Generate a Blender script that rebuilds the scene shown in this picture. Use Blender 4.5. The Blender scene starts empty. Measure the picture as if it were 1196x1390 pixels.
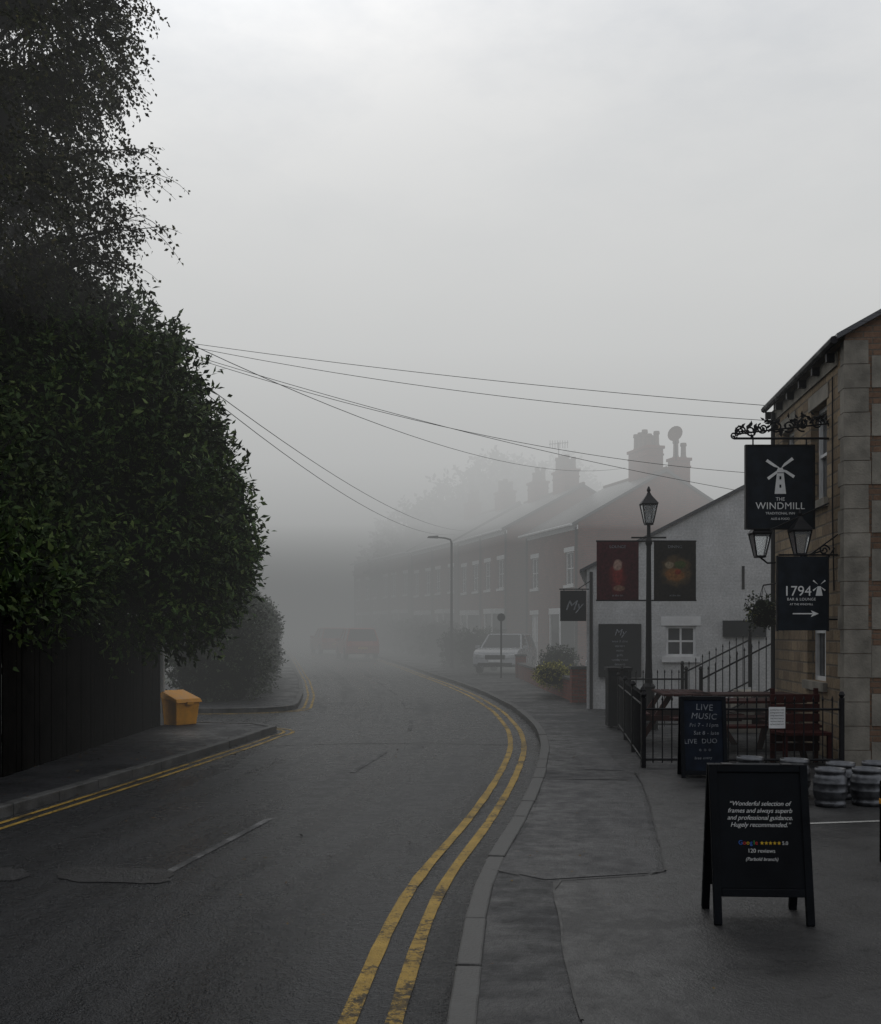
import bpy, bmesh, math, random
import numpy as np
from mathutils import Vector, Matrix
random.seed(7); rng=np.random.default_rng(7)
scene=bpy.context.scene
COL=scene.collection
def R(d): return math.radians(d)
def gz(y): return 0.0 if y<45 else 0.02*(y-45)

# ------------------------------------------------------------------ materials
def newmat(name):
    m=bpy.data.materials.new(name); m.use_nodes=True
    nt=m.node_tree; b=nt.nodes['Principled BSDF']; return m,nt,b
def N(nt,t,**k):
    n=nt.nodes.new(t)
    for a,v in k.items():
        if a in n.inputs.keys(): n.inputs[a].default_value=v
        else: setattr(n,a,v)
    return n
def ramp(nt,fac,stops):
    r=nt.nodes.new('ShaderNodeValToRGB'); e=r.color_ramp.elements
    while len(e)<len(stops): e.new(0.5)
    for i,(p,c) in enumerate(stops):
        e[i].position=p; e[i].color=(c[0],c[1],c[2],1) if hasattr(c,'__len__') else (c,c,c,1)
    nt.links.new(fac,r.inputs['Fac']); return r.outputs['Color']
def mixc(nt,fac,a,b,mode='MIX'):
    m=nt.nodes.new('ShaderNodeMix'); m.data_type='RGBA'; m.blend_type=mode
    for s,v in ((m.inputs[0],fac),(m.inputs[6],a),(m.inputs[7],b)):
        if hasattr(v,'is_linked') or isinstance(v,bpy.types.NodeSocket): nt.links.new(v,s)
        elif hasattr(v,'__len__'): s.default_value=(v[0],v[1],v[2],1)
        else: s.default_value=v
    return m.outputs[2]
def noise(nt,vec,scale,detail=3,rough=0.55):
    n=N(nt,'ShaderNodeTexNoise'); n.inputs['Scale'].default_value=scale
    n.inputs['Detail'].default_value=detail; n.inputs['Roughness'].default_value=rough
    nt.links.new(vec,n.inputs['Vector']); return n.outputs['Fac']
def objco(nt,scale=None):
    t=N(nt,'ShaderNodeTexCoord').outputs['Object']
    if scale:
        m=N(nt,'ShaderNodeMapping'); m.inputs['Scale'].default_value=scale
        nt.links.new(t,m.inputs['Vector']); return m.outputs['Vector']
    return t
def bump(nt,b,h,strength,dist):
    n=N(nt,'ShaderNodeBump'); n.inputs['Strength'].default_value=strength; n.inputs['Distance'].default_value=dist
    nt.links.new(h,n.inputs['Height']); nt.links.new(n.outputs['Normal'],b.inputs['Normal'])
def simple(name,col,rough=0.6,metal=0.0,var=0.25,scale=6,bmp=0.15,bs=60,spec=0.3):
    m,nt,b=newmat(name); v=objco(nt)
    f=noise(nt,v,scale)
    c=ramp(nt,f,[(0.3,[x*(1-var) for x in col]),(0.7,[min(1,x*(1+var)) for x in col])])
    nt.links.new(c,b.inputs['Base Color']); b.inputs['Metallic'].default_value=metal
    b.inputs['Specular IOR Level'].default_value=spec
    r=ramp(nt,f,[(0.3,max(0.03,rough-0.12)),(0.7,min(1,rough+0.12))])
    nt.links.new(r,b.inputs['Roughness'])
    if bmp: bump(nt,b,noise(nt,v,bs,2),bmp,0.01)
    return m
def asphalt(name,dark,light,rlo,rhi,bs=0.6,uv=False,spec=0.35,speck=0.3):
    m,nt,b=newmat(name); v=objco(nt)
    fine=noise(nt,v,80,2,0.7); mid=noise(nt,v,5,5,0.7); coarse=noise(nt,v,24,3,0.7)
    if uv:
        t=N(nt,'ShaderNodeUVMap').outputs[0]
        mp=N(nt,'ShaderNodeMapping'); mp.inputs['Scale'].default_value=(11,0.13,1); nt.links.new(t,mp.inputs['Vector']); big=noise(nt,mp.outputs[0],1.0,4,0.6)
    else: big=noise(nt,v,0.9,4,0.6)
    agg=mixc(nt,0.5,fine,coarse)
    c1=ramp(nt,agg,[(0.40,dark),(0.60,light)])
    c2=mixc(nt,ramp(nt,mid,[(0.35,0.0),(0.7,0.8)]),c1,[x*0.5 for x in dark])
    c3=mixc(nt,ramp(nt,big,[(0.42,0.0),(0.62,0.4)]),c2,[x*0.95 for x in light])
    sp=ramp(nt,agg,[(0.60,0.0),(0.66,speck)]); c3=mixc(nt,sp,c3,[min(1,x*3.2) for x in light])
    vo=N(nt,'ShaderNodeTexVoronoi'); vo.feature='DISTANCE_TO_EDGE'; vo.inputs['Scale'].default_value=0.5
    nn=N(nt,'ShaderNodeTexNoise'); nn.inputs['Scale'].default_value=1.6; nn.inputs['Detail'].default_value=3; nt.links.new(v,nn.inputs['Vector'])
    wv=mixc(nt,0.35,v,nn.outputs['Color'],'ADD'); nt.links.new(wv,vo.inputs['Vector'])
    cr=ramp(nt,vo.outputs['Distance'],[(0.0,1.0),(0.005,0.0)])
    crk=mixc(nt,1.0,cr,ramp(nt,mid,[(0.52,0.0),(0.58,0.7)]),'MULTIPLY')
    c4=mixc(nt,crk,c3,[0.004,0.004,0.004])
    nt.links.new(c4,b.inputs['Base Color'])
    r=ramp(nt,mixc(nt,0.45,big,mid),[(0.40,rlo),(0.58,rhi)]); nt.links.new(r,b.inputs['Roughness'])
    b.inputs['Specular IOR Level'].default_value=spec
    bump(nt,b,mixc(nt,0.6,fine,coarse),bs,0.045)
    return m
def brick(name,c1,c2,mortar,bw,bh,ms=0.012,rough=0.85,roof=False,var=0.4,bmp=0.5,off=0.5):
    m,nt,b=newmat(name); v=objco(nt)
    s=N(nt,'ShaderNodeSeparateXYZ'); nt.links.new(v,s.inputs[0])
    cb=N(nt,'ShaderNodeCombineXYZ')
    if roof:
        nt.links.new(s.outputs[1],cb.inputs[0])
        mm=N(nt,'ShaderNodeMath',operation='MULTIPLY'); mm.inputs[1].default_value=2.0; nt.links.new(s.outputs[2],mm.inputs[0]); nt.links.new(mm.outputs[0],cb.inputs[1])
    else:
        a=N(nt,'ShaderNodeMath',operation='ADD'); nt.links.new(s.outputs[0],a.inputs[0]); nt.links.new(s.outputs[1],a.inputs[1])
        nt.links.new(a.outputs[0],cb.inputs[0]); nt.links.new(s.outputs[2],cb.inputs[1])
    t=N(nt,'ShaderNodeTexBrick'); t.offset=off
    nt.links.new(cb.outputs[0],t.inputs['Vector'])
    t.inputs['Color1'].default_value=(*c1,1); t.inputs['Color2'].default_value=(*c2,1); t.inputs['Mortar'].default_value=(*mortar,1)
    t.inputs['Scale'].default_value=1; t.inputs['Mortar Size'].default_value=ms; t.inputs['Mortar Smooth'].default_value=0.3
    t.inputs['Brick Width'].default_value=bw; t.inputs['Row Height'].default_value=bh; t.inputs['Bias'].default_value=0
    n1=ramp(nt,noise(nt,v,1.6,5,0.65),[(0.3,1-var),(0.7,1.0)])
    n2=ramp(nt,noise(nt,v,25,3,0.7),[(0.3,0.7),(0.7,1.1)])
    c=mixc(nt,1.0,t.outputs['Color'],n1,'MULTIPLY'); c=mixc(nt,1.0,c,n2,'MULTIPLY')
    nt.links.new(c,b.inputs['Base Color']); b.inputs['Roughness'].default_value=rough
    b.inputs['Specular IOR Level'].default_value=0.5 if roof else 0.25
    inv=N(nt,'ShaderNodeMath',operation='SUBTRACT'); inv.inputs[0].default_value=1; nt.links.new(t.outputs['Fac'],inv.inputs[1])
    h=mixc(nt,0.3,inv.outputs[0],noise(nt,v,30,2,0.7)); bump(nt,b,h,bmp,0.02)
    return m
def leafmat(name,c1,c2,c3):
    m,nt,b=newmat(name)
    g=N(nt,'ShaderNodeNewGeometry')
    c=ramp(nt,g.outputs['Random Per Island'],[(0.0,c1),(0.6,c2),(1.0,c3)])
    f=ramp(nt,noise(nt,objco(nt),0.9,2),[(0.35,0.45),(0.65,1.25)])
    c=mixc(nt,1.0,c,f,'MULTIPLY'); nt.links.new(c,b.inputs['Base Color'])
    b.inputs['Roughness'].default_value=0.55; b.inputs['Specular IOR Level'].default_value=0.16
    return m
def worn(name,paint,base,lo,hi,rough=0.55):
    m,nt,b=newmat(name); v=objco(nt)
    f=mixc(nt,0.45,noise(nt,v,26,5,0.8),noise(nt,v,2.2,4,0.6))
    k=ramp(nt,f,[(lo,0.0),(hi,1.0)])
    c=mixc(nt,k,base,paint); c=mixc(nt,ramp(nt,noise(nt,v,6,4),[(0.3,0.0),(0.75,0.6)]),c,[x*0.35 for x in paint])
    nt.links.new(c,b.inputs['Base Color']); b.inputs['Roughness'].default_value=rough; b.inputs['Specular IOR Level'].default_value=0.3
    bump(nt,b,noise(nt,v,80,2,0.7),0.8,0.03); return m

M={}
M['road']=asphalt('wet_asphalt',[0.005,0.0055,0.0065],[0.030,0.032,0.036],0.14,0.42,1.0,True,0.42,0.35)
M['pave']=asphalt('pavement_asphalt',[0.014,0.0145,0.016],[0.035,0.036,0.039],0.34,0.7,0.5,spec=.3,speck=.15)
M['pave2']=asphalt('pavement_patch',[0.021,0.022,0.024],[0.044,0.044,0.047],0.34,0.65,0.4,spec=.3,speck=.12)
M['fore']=asphalt('forecourt_asphalt',[0.026,0.026,0.0265],[0.046,0.046,0.046],0.28,0.6,0.25,spec=.3,speck=.08)
M['patch']=asphalt('road_patch',[0.018,0.018,0.019],[0.050,0.050,0.052],0.25,0.45,0.9,spec=.4)
M['seam']=simple('tar_seam',[0.007,0.007,0.007],0.4)
M['kerb']=simple('kerb_stone',[0.07,0.07,0.068],0.6,var=0.45,scale=5,bmp=0.6)
M['yellow']=worn('yellow_line_paint',[0.50,0.32,0.06],[0.02,0.02,0.02],0.43,0.50)
M['white_line']=worn('white_line_paint',[0.26,0.26,0.26],[0.024,0.025,0.027],0.47,0.60)
M['white_line2']=worn('forecourt_line_paint',[0.45,0.45,0.43],[0.04,0.04,0.04],0.38,0.48)
M['soil']=simple('grass_verge',[0.03,0.04,0.02],0.95,var=0.4,scale=3,bmp=0.6,bs=30)
M['iron']=simple('black_iron',[0.008,0.008,0.010],0.5,var=0.3,spec=.22)
M['board']=simple('black_board_paint',[0.006,0.0075,0.010],0.6,var=0.4,scale=4,bmp=0.08,spec=.14)
M['slate_sign']=simple('chalkboard',[0.009,0.013,0.022],0.75,var=0.5,scale=5,bmp=0.1,spec=.15)
M['navy']=simple('pub_sign_paint',[0.009,0.013,0.019],0.5,var=0.35,spec=.16)
M['signwhite']=simple('sign_lettering',[0.68,0.69,0.69],0.6,var=0.1,bmp=0)
M['chalk']=worn('chalk_lettering',[0.45,0.48,0.53],[0.05,0.055,0.065],0.38,0.6,0.8)
M['lbl']=simple('letter_blue',[0.05,0.16,0.55],0.6,bmp=0); M['lrd']=simple('letter_red',[0.55,0.05,0.04],0.6,bmp=0)
M['lyl']=simple('letter_yellow',[0.7,0.45,0.03],0.6,bmp=0); M['lgn']=simple('letter_green',[0.06,0.4,0.1],0.6,bmp=0)
M['stone']=brick('sandstone_blocks',[0.38,0.29,0.185],[0.24,0.175,0.115],[0.19,0.16,0.125],0.36,0.155,0.014,0.9,var=0.45,bmp=0.9)
M['pubbrick']=brick('pub_front_brick',[0.25,0.155,0.105],[0.2,0.125,0.085],[0.16,0.135,0.11],0.225,0.075,0.01,0.9)
M['quoin']=simple('grey_quoin_stone',[0.21,0.196,0.168],0.85,var=0.35,scale=3,bmp=0.6,bs=40)
M['redbrick']=brick('terrace_red_brick',[0.26,0.075,0.052],[0.19,0.058,0.042],[0.13,0.1,0.085],0.225,0.075,0.01,0.9)
M['whitebrick']=brick('painted_white_brick',[0.62,0.63,0.64],[0.60,0.61,0.62],[0.57,0.58,0.59],0.225,0.075,0.008,0.8,var=0.28,bmp=0.15)
M['slate']=brick('slate_roof',[0.10,0.105,0.115],[0.07,0.075,0.085],[0.03,0.03,0.035],0.25,0.2,0.01,0.34,roof=True,bmp=0.4)
M['white']=simple('white_paint',[0.65,0.66,0.67],0.5,var=0.1)
M['glass'],nt,b=newmat('window_glass'); b.inputs['Base Color'].default_value=(0.015,0.018,0.022,1); b.inputs['Roughness'].default_value=0.08
M['lampglass'],nt,b=newmat('lantern_glass'); b.inputs['Base Color'].default_value=(0.55,0.57,0.58,1); b.inputs['Roughness'].default_value=0.15; b.inputs['Transmission Weight'].default_value=0.75
M['lead']=simple('clay_pot',[0.12,0.08,0.065],0.8)
M['wood']=simple('dark_fence_wood',[0.006,0.0055,0.005],0.95,var=0.6,scale=3,bmp=0.6,spec=.05)
M['bark']=simple('bark',[0.016,0.015,0.012],0.9,var=0.4,scale=8,bmp=0.8,bs=25,spec=.1)
M['post']=simple('galvanised_post',[0.36,0.37,0.36],0.55,var=0.15)
M['grit']=simple('grit_bin_plastic',[0.62,0.27,0.012],0.5,var=0.18)
M['redwood']=simple('red_stained_wood',[0.035,0.009,0.008],0.65,var=0.4,spec=.12)
M['keg']=simple('keg_steel',[0.12,0.125,0.135],0.45,metal=0.85,var=0.4,scale=12)
M['carw']=simple('silver_car_paint',[0.32,0.33,0.35],0.3,var=0.05,bmp=0,spec=.5)
M['caro']=simple('orange_car_paint',[0.45,0.06,0.03],0.3,var=0.05,bmp=0,spec=.5)
M['tyre']=simple('tyre_rubber',[0.012,0.012,0.012],0.8)
M['chrome']=simple('headlamp_glass',[0.7,0.72,0.75],0.15,metal=0.5,bmp=0)
M['tail']=simple('tail_lamp',[0.6,0.03,0.02],0.25,bmp=0)
M['laurel']=leafmat('laurel_leaves',[0.020,0.040,0.013],[0.045,0.082,0.022],[0.105,0.145,0.040])
M['birch']=leafmat('birch_leaves',[0.018,0.023,0.010],[0.033,0.040,0.015],[0.060,0.052,0.019])
M['hedge']=leafmat('hedge_leaves',[0.018,0.028,0.015],[0.03,0.044,0.02],[0.045,0.06,0.026])
M['far']=leafmat('distant_leaves',[0.03,0.035,0.022],[0.05,0.055,0.03],[0.07,0.075,0.04])
M['ysh']=leafmat('yellow_shrub_leaves',[0.20,0.20,0.03],[0.34,0.32,0.05],[0.48,0.42,0.08])
M['dead']=leafmat('fallen_leaves_mat',[0.05,0.025,0.01],[0.10,0.055,0.015],[0.16,0.11,0.03])
M['core']=simple('foliage_shade_core',[0.006,0.009,0.005],1.0,var=0.5,bmp=0,spec=.05)  # opaque blobs inside the foliage; their inner shade is put into the dark colour
def banner(name,bg,blobs):
    m,nt,b=newmat(name); v=objco(nt); base=bg
    for (cx,cz,rx,rz,col) in blobs:
        mp=N(nt,'ShaderNodeMapping'); mp.inputs['Location'].default_value=(-cx/rx,0,-cz/rz); mp.inputs['Scale'].default_value=(1/rx,0,1/rz)
        nt.links.new(v,mp.inputs['Vector'])
        ln=N(nt,'ShaderNodeVectorMath',operation='LENGTH'); nt.links.new(mp.outputs[0],ln.inputs[0])
        ad=N(nt,'ShaderNodeMath',operation='ADD'); nt.links.new(ln.outputs['Value'],ad.inputs[0]); nt.links.new(noise(nt,v,11,3),ad.inputs[1])
        mr=N(nt,'ShaderNodeMapRange'); mr.inputs[1].default_value=1.3; mr.inputs[2].default_value=1.6; mr.inputs[3].default_value=1; mr.inputs[4].default_value=0
        nt.links.new(ad.outputs[0],mr.inputs[0])
        base=mixc(nt,mr.outputs[0],base,col)
    f=ramp(nt,noise(nt,v,22,4,.7),[(0.35,.45),(0.65,1.1)]); base=mixc(nt,1.0,base,f,'MULTIPLY')
    nt.links.new(base,b.inputs['Base Color']); b.inputs['Roughness'].default_value=0.6; b.inputs['Specular IOR Level'].default_value=.2
    return m
M['ban1']=banner('drink_banner',[0.07,0.012,0.018],[(0,-0.12,0.15,0.3,[0.14,0.018,0.02]),(0.0,-0.05,0.09,0.2,[0.26,0.035,0.03]),(0.0,0.1,0.08,0.1,[0.42,0.28,0.23]),(0.02,-0.3,0.1,0.05,[0.28,0.16,0.11])])
M['ban2']=banner('food_banner',[0.022,0.019,0.016],[(0.02,0.0,0.27,0.27,[0.12,0.08,0.04]),(0.0,-0.07,0.17,0.11,[0.32,0.14,0.04]),(0.09,0.1,0.1,0.07,[0.08,0.11,0.03]),(-0.1,0.1,0.08,0.06,[0.32,0.26,0.17]),(0.05,-.02,0.06,0.05,[0.3,0.05,0.02])])

# ------------------------------------------------------------------ mesh builder
class MB:
    def __init__(s): s.v=[]; s.f=[]; s.m=[]; s.mats=[]; s.T=Matrix.Identity(4)
    def mi(s,k):
        if k not in s.mats: s.mats.append(k)
        return s.mats.index(k)
    def add(s,vs,fs,k):
        o=len(s.v); s.v+= [tuple(s.T@Vector(p)) for p in vs]
        i=s.mi(k)
        for f in fs: s.f.append([o+a for a in f]); s.m.append(i)
    def box(s,x0,x1,y0,y1,z0,z1,k):
        vs=[(x,y,z) for z in (z0,z1) for y in (y0,y1) for x in (x0,x1)]
        s.add(vs,[(0,2,3,1),(4,5,7,6),(0,1,5,4),(2,6,7,3),(0,4,6,2),(1,3,7,5)],k)
    def quad(s,a,b,c,d,k): s.add([a,b,c,d],[(0,1,2,3)],k)
    def poly(s,pts,k): s.add(pts,[tuple(range(len(pts)))],k)
    def prism(s,prof,axis,a,b,k):
        n=len(prof)
        if axis=='x': vs=[(a,p[0],p[1]) for p in prof]+[(b,p[0],p[1]) for p in prof]
        elif axis=='y': vs=[(p[0],a,p[1]) for p in prof]+[(p[0],b,p[1]) for p in prof]
        else: vs=[(p[0],p[1],a) for p in prof]+[(p[0],p[1],b) for p in prof]
        fs=[tuple(range(n)),tuple(range(2*n-1,n-1,-1))]+[(i,(i+1)%n,n+(i+1)%n,n+i) for i in range(n)]
        s.add(vs,fs,k)
    def tube(s,pts,rad,k,n=8,cap=True):
        pts=[Vector(p) for p in pts]
        if not hasattr(rad,'__len__'): rad=[rad]*len(pts)
        vs=[];fs=[]
        up=Vector((0.13,0.27,0.95))
        for i,p in enumerate(pts):
            d=(pts[min(i+1,len(pts)-1)]-pts[max(i-1,0)]).normalized()
            u=up if abs(d.dot(up))<0.9 else Vector((1,0.1,0))
            a=d.cross(u).normalized(); b=d.cross(a).normalized()
            for j in range(n):
                t=2*math.pi*j/n; vs.append(tuple(p+(a*math.cos(t)+b*math.sin(t))*rad[i]))
        for i in range(len(pts)-1):
            for j in range(n): fs.append((i*n+j,i*n+(j+1)%n,(i+1)*n+(j+1)%n,(i+1)*n+j))
        if cap: fs.append(tuple(range(n-1,-1,-1))); fs.append(tuple(range((len(pts)-1)*n,len(pts)*n)))
        s.add(vs,fs,k)
    def lathe(s,cx,cy,prof,k,n=16):
        vs=[];fs=[]
        for (r,z) in prof:
            for j in range(n):
                t=2*math.pi*j/n; vs.append((cx+r*math.cos(t),cy+r*math.sin(t),z))
        for i in range(len(prof)-1):
            for j in range(n): fs.append((i*n+j,i*n+(j+1)%n,(i+1)*n+(j+1)%n,(i+1)*n+j))
        fs.append(tuple(range(n-1,-1,-1))); fs.append(tuple(range((len(prof)-1)*n,len(prof)*n)))
        s.add(vs,fs,k)
    def obj(s,name,loc=(0,0,0),rotz=0,bevel=0,smooth=False,tri=False,parent=None,uv=None):
        me=bpy.data.meshes.new(name); me.from_pydata(s.v,[],s.f)
        for k in s.mats: me.materials.append(M[k])
        me.polygons.foreach_set('material_index',s.m)
        bm=bmesh.new(); bm.from_mesh(me); bmesh.ops.recalc_face_normals(bm,faces=bm.faces)
        if tri: bmesh.ops.triangulate(bm,faces=bm.faces)
        if uv:
            ul=bm.loops.layers.uv.new('UVMap')
            for f in bm.faces:
                for l in f.loops: l[ul].uv=uv(l.vert.co)
        bm.to_mesh(me); bm.free()
        if smooth: me.polygons.foreach_set('use_smooth',[True]*len(me.polygons))
        o=bpy.data.objects.new(name,me); COL.objects.link(o); o.location=loc; o.rotation_euler=(0,0,rotz)
        if bevel:
            bv=o.modifiers.new('bevel','BEVEL'); bv.width=bevel; bv.segments=2; bv.limit_method='ANGLE'
        if parent: o.parent=parent
        return o
def wall(mb,P,u0,u1,z0,z1,ops,k,depth=0.1,glass='glass',frame='white',sill=None,bars=(1,1)):
    us=sorted(set([u0,u1]+[o[0] for o in ops]+[o[1] for o in ops])); zs=sorted(set([z0,z1]+[o[2] for o in ops]+[o[3] for o in ops]))
    for i in range(len(us)-1):
        for j in range(len(zs)-1):
            cu=(us[i]+us[i+1])/2; cz=(zs[j]+zs[j+1])/2
            if any(o[0]<cu<o[1] and o[2]<cz<o[3] for o in ops): continue
            mb.quad(P(us[i],zs[j],0),P(us[i+1],zs[j],0),P(us[i+1],zs[j+1],0),P(us[i],zs[j+1],0),k)
    def bx(a,b,c,d,e,f,kk):
        vs=[P(u,z,dd) for z in (c,d) for dd in (e,f) for u in (a,b)]
        mb.add(vs,[(0,2,3,1),(4,5,7,6),(0,1,5,4),(2,6,7,3),(0,4,6,2),(1,3,7,5)],kk)
    for o in ops:
        a,b,c,d=o[:4]; g=glass if len(o)<5 else o[4]
        for q in ([(a,c),(b,c)],[(b,c),(b,d)],[(b,d),(a,d)],[(a,d),(a,c)]):
            mb.quad(P(q[0][0],q[0][1],0),P(q[1][0],q[1][1],0),P(q[1][0],q[1][1],depth),P(q[0][0],q[0][1],depth),k)
        mb.quad(P(a,c,depth),P(b,c,depth),P(b,d,depth),P(a,d,depth),g)
        t=0.055; e0,e1=depth-0.05,depth-0.004
        bx(a,a+t,c,d,e0,e1,frame); bx(b-t,b,c,d,e0,e1,frame); bx(a+t,b-t,c,c+t,e0,e1,frame); bx(a+t,b-t,d-t,d,e0,e1,frame)
        for i in range(bars[0]):
            m=a+(b-a)*(i+1)/(bars[0]+1); bx(m-0.02,m+0.02,c+t,d-t,e0+0.01,e1,frame)
        for i in range(bars[1]):
            m=c+(d-c)*(i+1)/(bars[1]+1); bx(a+t,b-t,m-0.02,m+0.02,e0+0.005,e1,frame)
        if sill:
            bx(a-0.08,b+0.08,c-0.12,c-0.002,-0.06,depth-0.06,sill); bx(a-0.1,b+0.1,d+0.002,d+0.2,-0.015,0.03,sill)
def text(body,parent,loc,size,mat='signwhite',rot=(R(90),0,0),shear=0,align='CENTER',space=1.0):
    c=bpy.data.curves.new('lettering','FONT'); c.body=body; c.size=size; c.align_x=align; c.shear=shear; c.extrude=0.0006; c.space_character=space
    c.materials.append(M[mat]); o=bpy.data.objects.new('lettering',c); COL.objects.link(o); o.parent=parent; o.location=loc; o.rotation_euler=rot; return o

# ------------------------------------------------------------------ road geometry
def mkcurve(pts,lo=-30,hi=300):
    pts=np.array(pts); ys=np.arange(lo,hi,0.25)
    x=np.interp(ys,pts[:,1],pts[:,0])
    s0=(pts[1,0]-pts[0,0])/(pts[1,1]-pts[0,1]); s1=(pts[-1,0]-pts[-2,0])/(pts[-1,1]-pts[-2,1])
    x=np.where(ys<pts[0,1],pts[0,0]+s0*(ys-pts[0,1]),x); x=np.where(ys>pts[-1,1],pts[-1,0]+s1*(ys-pts[-1,1]),x)
    k=np.exp(-0.5*(np.arange(-12,13)/4.0)**2); k/=k.sum()
    xp=np.pad(x,12,mode='reflect',reflect_type='odd'); x=np.convolve(xp,k,'valid')
    return lambda y: float(np.interp(y,ys,x))
KR=mkcurve([(0.083,5.62),(0.21,7.6),(0.60,9.5),(1.10,12.9),(1.52,16.5),(1.70,19.8),(1.66,24.75),(1.28,30.9),(0.56,38),(-0.30,45),(-1.93,54.6),(-3.74,63.75),(-6.5,76.5),(-10.7,95.6),(-15.8,119.5)])
KL=mkcurve([(-4.65,7.28),(-4.18,10.3),(-3.76,13.03),(-3.28,16.5),(-2.95,19.0),(-3.1,23),(-3.35,26),(-3.83,30.9),(-5.2,41.25),(-6.7,50.9),(-8.75,63.75),(-12.5,85),(-18.6,119.5)])
YS=sorted(set([round(y,3) for y in list(np.arange(-12,60,0.5))+list(np.arange(60,300,3))]+[45.0]))
def sheet(name,a,b,zo,k,ys=YS,nx=1,uv=None):
    mb=MB(); rows=[]
    for y in ys:
        xa,xb=a(y),b(y); rows.append([(xa+(xb-xa)*i/nx,y,gz(y)+zo) for i in range(nx+1)])
    for i in range(len(ys)-1):
        for j in range(nx): mb.quad(rows[i][j],rows[i][j+1],rows[i+1][j+1],rows[i+1][j],k)
    return mb.obj(name,uv=uv)
mb=MB()
gy=[-40,45,300,700]
for i in range(3): mb.quad((-500,gy[i],gz(gy[i])-0.112),(500,gy[i],gz(gy[i])-0.112),(500,gy[i+1],gz(gy[i+1])-0.112),(-500,gy[i+1],gz(gy[i+1])-0.112),'soil')
mb.obj('ground')
ruv=lambda c:((c.x-KR(c.y))/5.0,c.y)
sheet('road',lambda y:KL(y)-(7 if 19<y<28 else 0.5),lambda y:KR(y)+0.06,-0.1,'road',uv=ruv)
sheet('pavement',lambda y:KR(y)+0.05,lambda y:14.0 if y<46 else KR(y)+2.6,0.0,'pave')
kr=[(KR(y),y) for y in np.arange(-8,160,0.4)]
cornA=[(-2.93,19.2),(-2.90,19.6),(-3.0,19.95),(-3.25,20.25),(-3.7,20.45),(-4.5,20.6),(-6,20.8),(-9,21.1)]
kla=[(KL(y),y) for y in np.arange(-8,19.1,0.4)]+cornA
cornB=[(-9.5,24.0),(-6,24.15),(-4.6,24.25),(-3.9,24.5),(-3.5,24.95),(-3.34,25.5)]
klb=cornB+[(KL(y),y) for y in np.arange(26,160,0.4)]
def resample(pl,step):
    pl=[Vector((p[0],p[1])) for p in pl]; out=[pl[0]]; acc=0
    for a,b in zip(pl,pl[1:]):
        L=(b-a).length; t=step-acc
        while t<=L: out.append(a.lerp(b,t/L)); t+=step
        acc=(L-(t-step)) 
    return out
def offset(pl,d):
    out=[]
    for i,p in enumerate(pl):
        t=(Vector(pl[min(i+1,len(pl)-1)])-Vector(pl[max(i-1,0)])).normalized(); n=Vector((t.y,-t.x)); out.append(Vector(p)+n*d)
    return out
def kerb(name,pl,side):
    mb=MB(); P=resample(pl,0.9)
    for a,b in zip(P,P[1:]):
        t=(b-a).normalized(); n=Vector((t.y,-t.x))*side; g=0.005
        a2=a+t*g; b2=b-t*g; j=random.uniform(0,0.012); w=0.13+random.uniform(-.008,.008)
        q=[a2,b2,b2+n*w,a2+n*w]; top=[(p.x,p.y,gz(p.y)+0.008+j) for p in q]; bot=[(p.x,p.y,gz(p.y)-0.13) for p in q]
        mb.add(top+bot,[(0,1,2,3),(4,5,1,0),(5,6,2,1),(6,7,3,2),(7,4,0,3)],'kerb')
    return mb.obj(name,bevel=0.012)
kerb('kerb',kr,1); kerb('kerb',kla,-1); kerb('kerb',klb,-1)
def lpoly(name,pl,k,z,uv=None):
    mb=MB(); mb.poly([(p[0],p[1],gz(p[1])+z) for p in pl],k); return mb.obj(name,tri=True,uv=uv)
pa=offset(resample(kla,0.5),-0.05)
lpoly('pavement',[(p.x,p.y) for p in pa]+[(-14,21.1),(-14,-8)],'pave',0.0)
sheet('pavement',lambda y:KL(y)-4.5,lambda y:KL(y)-0.05,0.0,'pave',[y for y in YS if 25.5<=y])
pb=[(-14,24.1)]+cornB[:]+[(KL(25.5)-0.05,25.5),(KL(25.5)-4.5,25.5),(-14,25.5)]
lpoly('pavement',pb,'pave',0.0)
def line(mb,pl,d,w,k,z,seg=None,jit=0):
    W=[w*(1+random.uniform(-jit,jit)) for _ in pl]
    base=offset(pl,d); nrm=offset(pl,d+1.0)
    A=[b-(n-b)*(W[i]/2) for i,(b,n) in enumerate(zip(base,nrm))]; B=[b+(n-b)*(W[i]/2) for i,(b,n) in enumerate(zip(base,nrm))]
    for i in range(len(pl)-1):
        if seg and not seg(i): continue
        mb.quad((A[i].x,A[i].y,gz(A[i].y)+z),(B[i].x,B[i].y,gz(B[i].y)+z),(B[i+1].x,B[i+1].y,gz(B[i+1].y)+z),(A[i+1].x,A[i+1].y,gz(A[i+1].y)+z),k)
mb=MB()
krr=resample(kr,0.3)
line(mb,krr,-0.25,0.08,'yellow',-0.095,jit=.1); line(mb,krr,-0.46,0.08,'yellow',-0.095,jit=.1)
for pl in (kla[:-2],klb[1:]):
    q=resample(pl,0.25); line(mb,q,0.14,0.06,'yellow',-0.095,jit=.1); line(mb,q,0.30,0.06,'yellow',-0.095,jit=.1)
mb.obj('yellow_road_line')
mb=MB(); cl=resample([((KL(y)+KR(y))/2+ 0.1,y) for y in np.arange(2,150,0.5)],0.5)
line(mb,cl,0,0.07,'white_line',-0.095,seg=lambda i:(i%12)<5)
mb.obj('road_centre_line')
fp=[(0.744,7.34),(1.55,7.57),(1.75,8.9),(2.05,10.9),(2.24,12.4),(2.4,13.35),(13.9,13.35),(13.9,-6),(0.45,-6),(0.6,4.7),(0.63,5.6)]
lpoly('forecourt',fp,'fore',0.0045)
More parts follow.
